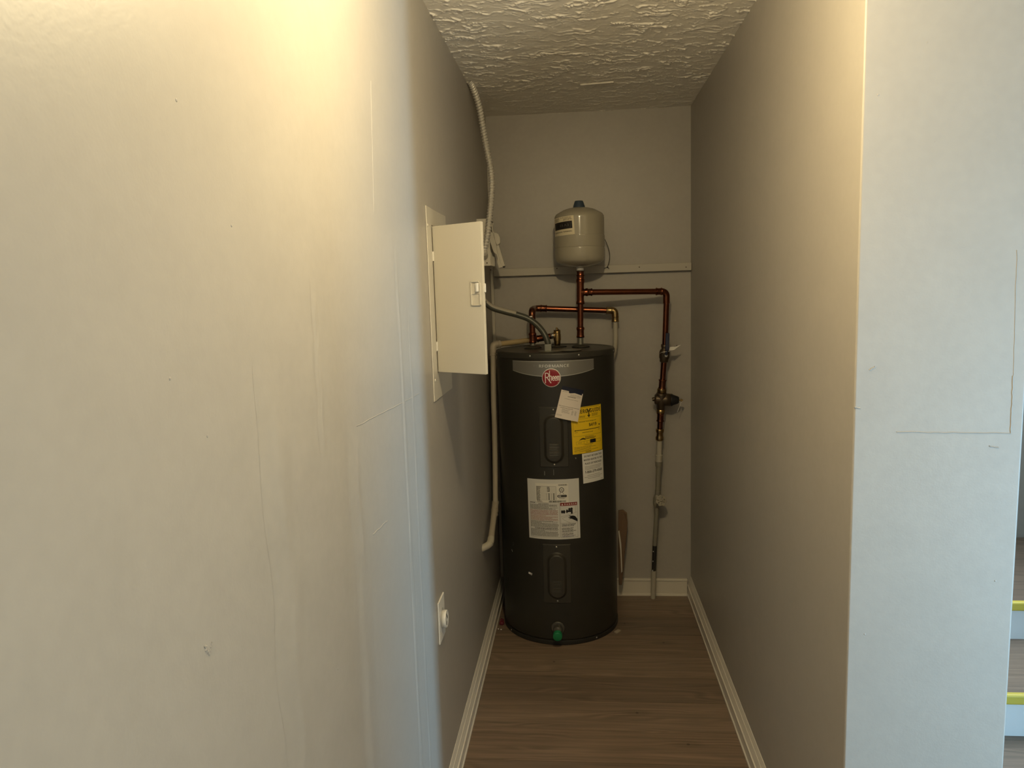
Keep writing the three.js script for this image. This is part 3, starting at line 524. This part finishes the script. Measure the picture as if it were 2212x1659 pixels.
    part('adjusting_screw', merge([rod(r2, r3, 0.004), rod(r2.clone().lerp(r3, 0.4), r2.clone().lerp(r3, 0.75), 0.0075, 0.0075, 6)]), M.brass, rg);
    part('tie', spline([r3, onZ(1470, 871, m.z + 0.01), onZ(1469, 875, m.z + 0.01), onZ(1463, 890, m.z)], 0.0014, 16, 6), M.white, rg);
  }
  part('union_nut', turned(D(884), D(895), [[0.012, 0], [0.0205, 0.02], [0.0205, 0.65], [0.017, 0.8], [0.017, 1], [0.012, 1]], 8), M.brass, t);
  part('coupling', sleeve(D(892), D(910), PR + 0.0026), M.copper, t);
  part('pipe', rod(D(908), D(930), PR), M.copper, t);
  part('brass_coupling', turned(D(926), D(951), [[0.012, 0], [0.0175, 0], [0.0195, 0.08], [0.0195, 0.26], [0.016, 0.36], [0.016, 0.62], [0.0195, 0.72], [0.0195, 0.9], [0.0175, 1], [0.012, 1]]), M.brass, t);
  part('painted_pipe', merge([rod(D(950), D(984), 0.0135), sleeve(D(982), D(997), 0.0165, 0.002)]), M.paintedPipe, t, 'off-white painted pipe section');
  part('grey_pipe', merge([turned(D(997), D(1007), [[0.012, 0], [0.0175, 0], [0.0165, 1], [0.012, 1]]), rod(D(1004), D(1066), 0.0125), sleeve(D(1060), D(1071), 0.0135, 0.001)]), M.greyPipe, t, 'dull grey pipe section');
  // gate valve with a scalloped hand wheel
  {
    const p = D(1081), w = onZ(1427.5, 1081.5, p.z + 0.055), o = w.clone().sub(p).normalize();
    const gv = part('gate_valve', merge([turned(D(1068), D(1096), [[0.011, 0], [0.016, 0.05], [0.021, 0.3], [0.021, 0.7], [0.016, 0.95], [0.011, 1]]), rod(p, w, 0.012, 0.008)]), M.greyPipe, t);
    const s = new THREE.Shape(); for (let i = 0; i <= 72; i++) { const a = i / 72 * Math.PI * 2, r = 0.0245 + 0.0026 * Math.cos(a * 7); s[i ? 'lineTo' : 'moveTo'](r * Math.cos(a), r * Math.sin(a)); }
    for (let k = 0; k < 7; k++) { const a = (k + 0.5) / 7 * Math.PI * 2, hp = new THREE.Path(); hp.absellipse(0.0158 * Math.cos(a), 0.0158 * Math.sin(a), 0.0042, 0.0042, 0, Math.PI * 2, true); s.holes.push(hp); }
    const g = new THREE.ExtrudeGeometry(s, { depth: 0.005, bevelEnabled: true, bevelSize: 0.0015, bevelThickness: 0.0015, bevelSegments: 2, curveSegments: 10 }).rotateX(-Math.PI / 2); part('hand_wheel', merge([along(g, w, o), along(lathe([[0.0001, 0.012], [0.006, 0.011], [0.008, 0.004], [0.008, 0]], 14), w, o)]), M.wheel, gv, 'scalloped round hand wheel');
  }
  part('painted_pipe', rod(D(1094), D(1178), 0.0115), M.greyPipe, t);
  part('black_pipe', rod(D(1176), D(1234), 0.0112), M.blackPipe, t, 'bare black pipe section with chipped paint');
  for (const v of [1190, 1211, 1231]) part('paint_chip', ball(D(v).add(V(-0.005, 0, 0.0085)), 0.0032, 1, v > 1220 ? 1.6 : 1, 0.5), M.paper, t);
  part('painted_pipe', rod(D(1232), V(D(1290).x, 0.0012, 0.045), 0.013), M.paintedPipe, t);
}
// relief valve and its discharge pipe down the left wall
{
  const tp = onZ(1204, 744, 0.2), b = V(tp.x, TOP + 0.004, tp.z), y = (v) => onZ(1204, v, 0.2).y;
  const t = thing('relief_discharge_pipe', 'relief valve with a cream pipe running left and down into the left wall', 'pipe', V(0.03, 0.5, 0.5));
  part('relief_valve', turned(b, V(tp.x, y(713), tp.z), [[0.0001, 0], [0.013, 0], [0.015, 0.15], [0.0155, 0.3], [0.0175, 0.36], [0.0175, 0.72], [0.0155, 0.78], [0.0165, 0.84], [0.0165, 1], [0.0001, 1]], 20), M.brass, t, 'brass relief valve');
  part('test_lever', merge([rod(V(tp.x, y(714), tp.z), V(tp.x - 0.002, y(707), tp.z), 0.005, 0.004, 8), rod(V(tp.x - 0.002, y(708), tp.z), V(tp.x + 0.009, y(713), tp.z + 0.01), 0.0025, 0.0025, 6)]), M.brass, t);
  const o0 = V(tp.x - 0.012, y(724), tp.z + 0.004), o1 = onZ(1190, 726, 0.2), o2 = onZ(1160, 732, 0.195), o3 = onZ(1140, 735.5, 0.2), el = onZ(1063, 745, 0.3); el.x = 0.034;
  part('outlet_fitting', merge([turned(o0, o1, [[0.0001, 0], [0.014, 0], [0.0145, 0.4], [0.012, 0.5], [0.014, 0.6], [0.014, 1], [0.0001, 1]], 10), rod(o1, onZ(1178, 728.5, 0.198), 0.012)]), M.chrome, t);
  part('copper_stub', merge([rod(o1, o2, 0.0135), sleeve(onZ(1176, 729, 0.197), o2, 0.0155)]), M.copper, t);
  const k = el.clone().sub(o3).normalize();
  part('plastic_pipe', merge([rod(o2, o3, 0.0125), rod(o3, el, 0.0125)]), M.cpvc, t);
  const c0 = V(0.032, 0.62, 0.375), c1 = V(0.031, 0.5, 0.62), d0 = V(el.x, el.y - 0.02, el.z), d1 = onX(1070, 1088, 0.031);
  part('elbow', merge([bent([el.clone().addScaledVector(k, -0.035), el, el.clone().add(V(0, -0.045, 0))], 0.0165, 0.018, 24), sleeve(el.clone().addScaledVector(k, -0.037), el.clone().addScaledVector(k, -0.022), 0.017, 0.001), sleeve(el.clone().add(V(0, -0.05, 0)), el.clone().add(V(0, -0.034, 0)), 0.017, 0.001)]), M.cpvcPainted, t);
  part('down_pipe', spline([d0, onX(1066, 850, 0.032), onX(1069, 960, 0.0315), d1], 0.0125, 40, 16), M.cpvcPainted, t);
  const d2 = onX(1067.5, 1112, 0.031), d3 = onX(1059, 1176, 0.031), d4 = V(-0.02, d3.y - 0.014, d3.z + 0.036);
  part('coupling', merge([sleeve(d1.clone().lerp(d2, -0.15), d1.clone().lerp(d2, 0.5), 0.0155, 0.0008), sleeve(d1.clone().lerp(d2, 0.6), d1.clone().lerp(d2, 1.0), 0.0155, 0.0018)]), M.cpvcPainted, t);
  part('down_pipe', rod(d1, d3, 0.0135), M.cpvcPainted, t);
  part('elbow', bent([d3.clone().lerp(d1, 0.15), d3, d4], 0.0155, 0.022, 30), M.paintedPipe, t);
}
// expansion tank
{
  const y = (v, z = ZR) => onZ(1253, v, z).y, yb = y(578), yt = y(448), yc = y(434), R = 0.1145, t = thing('expansion_tank', 'small beige expansion tank with a blue cap above the copper riser', 'tank', V(TX, yb - 0.012, ZR));
  const h = yt - yb, prof = [[0.0001, 0], [0.03, 0.001], [0.056, 0.0055], [0.075, 0.0105], [0.089, 0.0165], [R - 0.0115, 0.0235], [R - 0.0045, 0.032], [R - 0.0008, 0.043], [R, 0.055], [R, 0.086], [R - 0.0015, 0.0885], [R - 0.0012, 0.091], [R + 0.0012, 0.093], [R + 0.0012, 0.14], [R + 0.0008, 0.1425], [R - 0.0005, 0.1445], [R - 0.0005, h - 0.052], [R - 0.0012, h - 0.044], [R - 0.0025, h - 0.0385], [R - 0.008, h - 0.03], [0.0925, h - 0.0215], [0.0747, h - 0.0115], [0.05, h - 0.004], [0.03, h - 0.0008], [0.0001, h]];
  part('tank_body', lathe(prof, 72).translate(TX, yb, ZR), M.tank, t);
  part('cap', lathe([[0.026, -0.004], [0.028, 0.0], [0.0275, 0.003], [0.02, yc - yt - 0.004], [0.018, yc - yt], [0.0001, yc - yt]], 32).translate(TX, yt, ZR), M.tankCap, t, 'dark blue plastic cap');
  part('thread', turned(V(TX, yb - 0.014, ZR), V(TX, yb + 0.004, ZR), [[0.0001, 0], [0.016, 0], [0.0175, 0.5], [0.0165, 1], [0.0001, 1]], 18), M.tankSeal, t, 'white thread sealing tape');
  const tex = canvasTex(512, 480, (g, w, h) => {
    g.fillStyle = '#d8cdb0'; g.fillRect(0, 0, w, h); g.fillStyle = '#2c2213';
    for (const [x, yy, ww] of [[20, 30, 180], [30, 60, 170], [50, 90, 140], [240, 24, 230], [310, 56, 150], [300, 84, 170]]) for (let c = x; c < x + ww; c += 24) g.fillRect(c, yy, 8 + 12 * rnd(), 14);
    g.fillStyle = '#100c0c'; g.fillRect(36, 130, 440, 190); g.strokeStyle = '#4a4440'; g.lineWidth = 7; g.strokeRect(66, 160, 380, 130);
    g.fillStyle = '#5b554e'; g.font = 'bold 92px sans-serif'; g.fillText('I3', 210, 258); g.fillText('\u039B3', 312, 258);
    g.save(); g.translate(w / 2, 388); g.rotate(Math.PI); g.fillStyle = '#2c1c08'; g.font = 'bold 44px sans-serif'; g.textAlign = 'center'; g.textBaseline = 'middle'; g.scale(0.92, 1); g.fillText('THERMAL EXPANSION', 0, 0); g.restore();
  });
  const yl = (y(470, 0.31) + y(506, 0.31)) / 2; part('label', wrapped({ s: -0.088, y: yl, w: 0.13, h: 0.083, rot: 0.05, R, x: TX, z: ZR, off: 0.0008, nx: 20, ny: 4 }), printMat(tex, 0.5), t, 'cream printed label stuck on upside down');
}
// thin wire hanging behind the tank to the ledger board
{
  const pts = [[1300, 508, 0.1], [1306, 516, 0.06], [1314, 535, 0.05], [1317, 552, 0.045], [1315, 568, 0.041], [1312, 577, 0.04]].map(([u, v, z]) => onZ(u, v, z)), e = pts[5];
  const o = mesh('black_wire', merge([spline(pts, 0.0016, 40, 8), ball(e, 0.004, 1, 0.8, 0.8), rod(e, onZ(1305, 580, 0.039), 0.0014, 0.0012, 6), rod(e, onZ(1316, 581, 0.039), 0.0016, 0.0014, 6)]), M.black);
  o.userData = { label: 'thin black wire hanging beside the expansion tank onto the ledger board', category: 'wire' };
}

// ---------------------------------------------------------------- electrics
// flush breaker panel with its door swung open
{
  const z0 = 1.562, y0 = 1.269, y1 = 1.842, zf = 1.25, hy0 = 1.352, hy1 = 1.788, hz = 1.493;
  const t = thing('electrical_panel', 'flush cream breaker panel in the left wall with its door open', 'electrical panel', V(0, y0, (z0 + zf) / 2));
  const dz0 = hz - 0.19;
  part('trim_plate', merge([rboxG(0.0004, 0.0034, y0, y1, hz + 0.004, z0, 0.0014), rboxG(0.0004, 0.0034, y0, y1, zf, dz0 - 0.004, 0.0014), boxG(0.0006, 0.0033, y0 + 0.0014, hy0 - 0.004, dz0 - 0.005, hz + 0.005), boxG(0.0006, 0.0033, hy1 + 0.004, y1 - 0.0014, dz0 - 0.005, hz + 0.005)]), M.metalPaint, t);
  part('dead_front', boxG(0.0004, 0.0016, hy0 - 0.004, hy1 + 0.004, dz0 - 0.004, hz + 0.004), M.metalPaint, t);
  for (let r = 0; r < 6; r++) for (let c = 0; c < 2; c++) { const yy = 1.46 + r * 0.035, zz = hz - 0.06 - c * 0.07; const b = part('breaker', rboxG(0.0016, 0.008, yy, yy + 0.03, zz - 0.06, zz, 0.002), M.greyWhip, t); part('toggle', rboxG(0.008, 0.018, yy + 0.011, yy + 0.019, zz - (c ? 0.018 : 0.056), zz - (c ? 0.004 : 0.042), 0.002), M.black, b); }
  for (const [u, v] of [[923, 486], [940, 822]]) { const p = onX(u, v, 0.003); part('screw', ball(V(0.0034, p.y, Math.min(p.z, z0 - 0.01)), 0.0055, 0.5, 1, 1), M.metalPaint, t); }
  for (const yy of [1.43, 1.70]) part('hinge', rod(V(0.004, yy - 0.014, hz + 0.001), V(0.004, yy + 0.014, hz + 0.001), 0.004), M.metalPaint, t);
  // the door: local x along the leaf, swung past a right angle
  const fe = onZ(1044, 640, 1.595), wd = Math.hypot(fe.x - 0.004, 1.595 - hz), ang = Math.atan2(1.595 - hz, fe.x - 0.004), hh = hy1 - hy0, D = (g) => g.rotateY(-ang).translate(0.005, (hy0 + hy1) / 2, hz);
  const door = part('door', D(merge([rboxG(0.0005, wd, -hh / 2, hh / 2, -0.0012, 0.0012, 0.001), boxG(wd - 0.002, wd - 0.0005, -hh / 2 + 0.001, hh / 2 - 0.001, -0.008, 0), boxG(0.002, wd - 0.002, hh / 2 - 0.0022, hh / 2 - 0.001, -0.008, 0), boxG(0.002, wd - 0.002, -hh / 2 + 0.001, -hh / 2 + 0.0022, -0.008, 0)])), M.metalPaint, t);
  const lx1 = wd - 0.009, lx0 = lx1 - 0.036, ly = 0.0165, lh = 0.035, y2 = ly - 0.0;
  part('latch_plate', D(merge([boxG(lx0, lx1, ly - lh, ly - lh + 0.003, 0, 0.0045), boxG(lx0, lx1 - 0.006, ly + lh - 0.003, ly + lh, 0, 0.0045), boxG(lx0, lx0 + 0.003, ly - lh, ly + lh, 0, 0.0045), boxG(lx1 - 0.003, lx1, ly - lh, ly + lh - 0.006, 0, 0.0045), boxG(lx0, lx1, ly - 0.002, ly, 0, 0.003), boxG(lx0 + 0.002, lx1 - 0.002, ly - lh + 0.002, ly + lh - 0.003, 0.0009, 0.0016)])), M.metalPaint, door);
  part('latch_slide', D(merge([rboxG(lx1 - 0.0135, lx1 - 0.006, ly + 0.004, ly + 0.029, 0.001, 0.009, 0.0015)])), M.white, door);
  part('latch_tongue', D(rboxG(wd - 0.001, wd + 0.0045, ly + 0.002, ly + 0.027, -0.007, -0.003, 0.001)), M.white, door);
}
// disconnect box in the back corner with its cover hanging open
{
  const y0 = 1.703, y1 = 1.905, zf = 0.47, zb = 0.3, d = 0.056, t = thing('disconnect_box', 'small painted switch box on the left wall with its cover hanging open', 'switch box', V(0, y0, (zf + zb) / 2));
  part('box_body', merge([rboxG(0.0005, d, y0, y1, zf - 0.0025, zf, 0.001), boxG(0.0005, 0.002, y0, y1, zb, zf - 0.002), boxG(0.0005, d, y0, y0 + 0.002, zb, zf - 0.002), boxG(0.0005, d, y1 - 0.002, y1, zb, zf - 0.002), boxG(0.0005, d, y0, y1, zb, zb + 0.002)]), M.metalPaint, t);
  part('fuse_block', rboxG(0.0022, 0.024, y0 + 0.05, y1 - 0.05, zb + 0.03, zf - 0.04, 0.003), M.ceramic, t);
  const p0 = onZ(1052, 568, zf + 0.0005); part('screw', ball(p0, 0.003, 1, 1, 0.5), M.bronze, t);
  const zc = 0.36, sh = (pts, z, dep) => { const q = pts.map(([u, v]) => onZ(u, v, z)); const s = new THREE.Shape(q.map((p) => new THREE.Vector2(p.x, p.y))); return new THREE.ExtrudeGeometry(s, { depth: dep, bevelEnabled: true, bevelSize: 0.0012, bevelThickness: 0.0012, bevelSegments: 2 }).translate(0, 0, z - dep); };
  const cover = part('cover', sh([[1060, 500], [1064, 504], [1070, 524], [1074, 546], [1080, 566], [1084, 577], [1078, 578.5], [1074.5, 567], [1075.5, 557], [1073, 549], [1067, 545], [1063, 534], [1057.5, 518]], zc, 0.004), M.metalPaint, t);
  part('cover_flange', sh([[1061.5, 482], [1063.5, 486], [1065, 500], [1068, 503], [1070, 510], [1072, 526], [1077, 530], [1090, 573], [1088, 577], [1084.5, 577], [1076, 548], [1070, 526], [1064, 506]], zc - 0.012, 0.03), M.metalPaint, cover);
  part('boss', sh([[1067, 504], [1071, 503], [1076, 506], [1079, 513], [1080, 521], [1079, 526], [1074, 529], [1070.5, 522]], zc - 0.004, 0.022), M.metalPaint, cover, 'rounded handle boss');
  part('catch', ball(onZ(1088.5, 576.5, zc), 0.005, 1.2, 0.7, 0.7), M.black, cover);
}
// armoured cable from the ceiling to the box
{
  const top = onY(1011, 172, H + 0.004), pts = [top, onZ(1017, 180, 0.585), onZ(1027, 203, 0.54), onZ(1036, 235, 0.5), onZ(1043, 275, 0.46), onZ(1050, 315, 0.43), onZ(1058, 352, 0.43), onZ(1062.5, 390, 0.45), onZ(1061.5, 425, 0.475), onZ(1058.5, 460, 0.49), onZ(1055.5, 490, 0.5), onZ(1051, 520, 0.505), onZ(1045.5, 543, 0.5)];
  const curve = new THREE.CatmullRomCurve3(pts), t = thing('armoured_cable', 'ribbed white flexible conduit curving down from the ceiling corner', 'conduit', top.clone().setY(1.75));
  const N = 1100, seg = 14, R = 0.0118, len = curve.getLength(), F = curve.computeFrenetFrames(N, false), pos = [], idx = [];
  for (let i = 0; i <= N; i++) {
    const p = curve.getPointAt(i / N), s = i / N * len;
    for (let j = 0; j <= seg; j++) { const a = j / seg * Math.PI * 2, r = R + 0.0022 * Math.sin((s / 0.0125 - j / seg) * Math.PI * 2); pos.push(p.x + r * (Math.cos(a) * F.normals[i].x + Math.sin(a) * F.binormals[i].x), p.y + r * (Math.cos(a) * F.normals[i].y + Math.sin(a) * F.binormals[i].y), p.z + r * (Math.cos(a) * F.normals[i].z + Math.sin(a) * F.binormals[i].z)); if (i < N && j < seg) { const k = i * (seg + 1) + j; idx.push(k, k + seg + 1, k + 1, k + 1, k + seg + 1, k + seg + 2); } }
  }
  const g = new THREE.BufferGeometry(); g.setAttribute('position', new THREE.Float32BufferAttribute(pos, 3)); g.setIndex(idx); g.computeVertexNormals();
  part('ribbed_sheath', g, M.conduit, t);
  const e = pts[pts.length - 1]; part('connector', merge([rod(V(e.x - 0.004, e.y - 0.02, 0.4712), V(e.x, e.y - 0.004, 0.503), 0.0175, 0.0165, 18), ball(V(e.x - 0.001, e.y - 0.004, 0.501), 0.0165)]), M.metalPaint, t);
}
// grey whip from the wall to the heater lid
{
  const c = onZ(1184, 750, 0.44), t = thing('heater_whip', 'grey flexible cable whip splashed with paint, arching onto the heater lid', 'conduit', V(c.x, TOP, c.z));
  const a = onX(1030, 625, 0.001), pts = [V(0.001, a.y, 0.45), onZ(1047, 652, 0.44), onZ(1062, 664, 0.43), onZ(1090, 673, 0.42), onZ(1117, 680, 0.42), onZ(1142, 689, 0.42), onZ(1162, 704, 0.425), onZ(1176, 722, 0.435), V(c.x - 0.001, TOP + 0.035, 0.44), V(c.x, TOP + 0.012, 0.44)];
  pts[0].copy(onX(1036, 640, 0.001));
  part('cable', spline(pts, 0.0135, 110, 18), M.greyWhip, t);
  const curve = new THREE.CatmullRomCurve3(pts); const sub = (u0, u1, r) => { const q = []; for (let i = 0; i <= 12; i++) { const p = curve.getPointAt(u0 + (u1 - u0) * i / 12); q.push(p.add(V(0, 0.0022, 0.001))); } return spline(q, r, 40, 14); };
  part('paint_splash', sub(0.02, 0.3, 0.0126), M.whipPaint, t, 'cream paint on the upper side'); part('paint_splash', sub(0.3, 0.46, 0.0124), M.whipPaint, t); part('paint_splash', ball(onZ(1147, 684, 0.433), 0.007, 1, 0.45, 0.6), M.paper, t);
  part('connector', merge([rboxG(c.x - 0.0155, c.x + 0.0155, TOP - 0.001, TOP + 0.03, c.z - 0.014, c.z + 0.018, 0.002)]), M.galvanised, t);
}
// receptacle low on the left wall
{
  const c = onX(950, 1340, 0.001), y0 = onX(947, 1391, 0).y, yc = 0.6115, zc = 1.605, t = thing('dryer_receptacle', 'white round surface receptacle on a wall plate, low on the left wall', 'outlet', V(0, yc, zc));
  part('wall_plate', rboxG(0.0004, 0.0055, yc - 0.064, yc + 0.066, zc - 0.045, zc + 0.042, 0.0022, 3), M.white, t);
  const f = part('socket', merge([turned(V(0.005, yc, zc), V(0.021, yc, zc), [[0.0001, 0], [0.0265, 0], [0.0268, 0.85], [0.0255, 0.97], [0.0235, 1], [0.0232, 0.92], [0.0001, 0.92]], 40)]), M.white, t);
  for (const [dy, dz, r] of [[0.0125, 0.003, 0.3], [-0.0115, 0.004, -0.25]]) part('slot', boxG(-0.0004, 0.0006, -0.0055, 0.0055, -0.0016, 0.0016).rotateX(r).translate(0.02, yc + dy, zc + dz), M.black, f);
  part('slot', merge([boxG(0.0196, 0.0203, yc - 0.001, yc + 0.006, zc - 0.012, zc - 0.009), boxG(0.0196, 0.0203, yc - 0.001, yc + 0.002, zc - 0.012, zc - 0.004)]), M.black, f);
  part('screw', ball(V(0.0055, yc + 0.033, zc), 0.0035, 0.5, 1, 1), M.steel, t);
}

// ---------------------------------------------------------------- small things by the heater
{
  const q = [[1337, 1104], [1346, 1104], [1353, 1109], [1354.5, 1130], [1352, 1165], [1348, 1200], [1345, 1240], [1342, 1262], [1338, 1262], [1337, 1200]].map(([u, v]) => onZ(u, v, 0.12));
  const s = new THREE.Shape(q.map((p) => new THREE.Vector2(p.x, p.y))), t = thing('paper_packet', 'crumpled brown paper packet wedged behind the heater', 'packet', V(q[4].x, q[7].y, 0.12));
  const g = new THREE.ExtrudeGeometry(s, { depth: 0.012, bevelEnabled: true, bevelSize: 0.003, bevelThickness: 0.003, bevelSegments: 2 }).translate(0, 0, 0.108), p = g.attributes.position;
  for (let i = 0; i < p.count; i++) p.setZ(i, p.getZ(i) + 0.006 * n2(p.getX(i) * 40, p.getY(i) * 18)); g.computeVertexNormals(); part('wrapper', g, M.kraft, t);
  const w = [[1335.5, 1148], [1338, 1146], [1342, 1175], [1344.5, 1235], [1342, 1238], [1340, 1190]].map(([u, v]) => onZ(u, v, 0.14)), g2 = new THREE.ExtrudeGeometry(new THREE.Shape(w.map((k) => new THREE.Vector2(k.x, k.y))), { depth: 0.003, bevelEnabled: false }).translate(0, 0, 0.135); part('sheet', g2, M.trimWorn, t, 'white paper edge');
}
{
  const p = onY(1078, 1330, 0.012), o = mesh('red_cap', merge([along(lathe([[0.0001, 0], [0.011, 0], [0.012, 0.003], [0.012, 0.012], [0.009, 0.016], [0.0001, 0.016]], 20), V(0.037, 0.0005, 0.36), V(0.25, 1, 0.1)), along(lathe([[0.0001, 0], [0.008, 0], [0.009, 0.006], [0.0001, 0.008]], 16), V(0.037, 0.012, 0.345), V(0.5, 0.8, 0.3))]), M.red);
  o.userData = { label: 'dark red plastic cap on the floor between heater and left baseboard', category: 'cap' };
  for (const [x, z, r, where] of [[0.0275, 0.415, 0.5, 'touching the left baseboard'], [0.041, 0.42, 1.2, 'on the floor board beside the red cap']]) { const c = mesh('plaster_crumb', new THREE.DodecahedronGeometry(0.0035).scale(1, 0.7, 1.3).rotateY(r).translate(x, 0.003, z), M.paper); c.userData = { label: 'tiny white plaster crumb ' + where, category: 'debris', group: 'plaster crumbs beside the heater' }; }
  const q = onY(1331, 1364, 0), g = rboxG(-0.016, 0.016, 0, 0.006, -0.009, 0.009, 0.0015).rotateY(0.9).translate(q.x + 0.006, 0.0004, q.z + 0.006), w = mesh('wood_shim', g, M.wood); w.userData = { label: 'short pale wooden shim at the foot of the heater', category: 'shim' };
}

renderer.render(scene, camera);
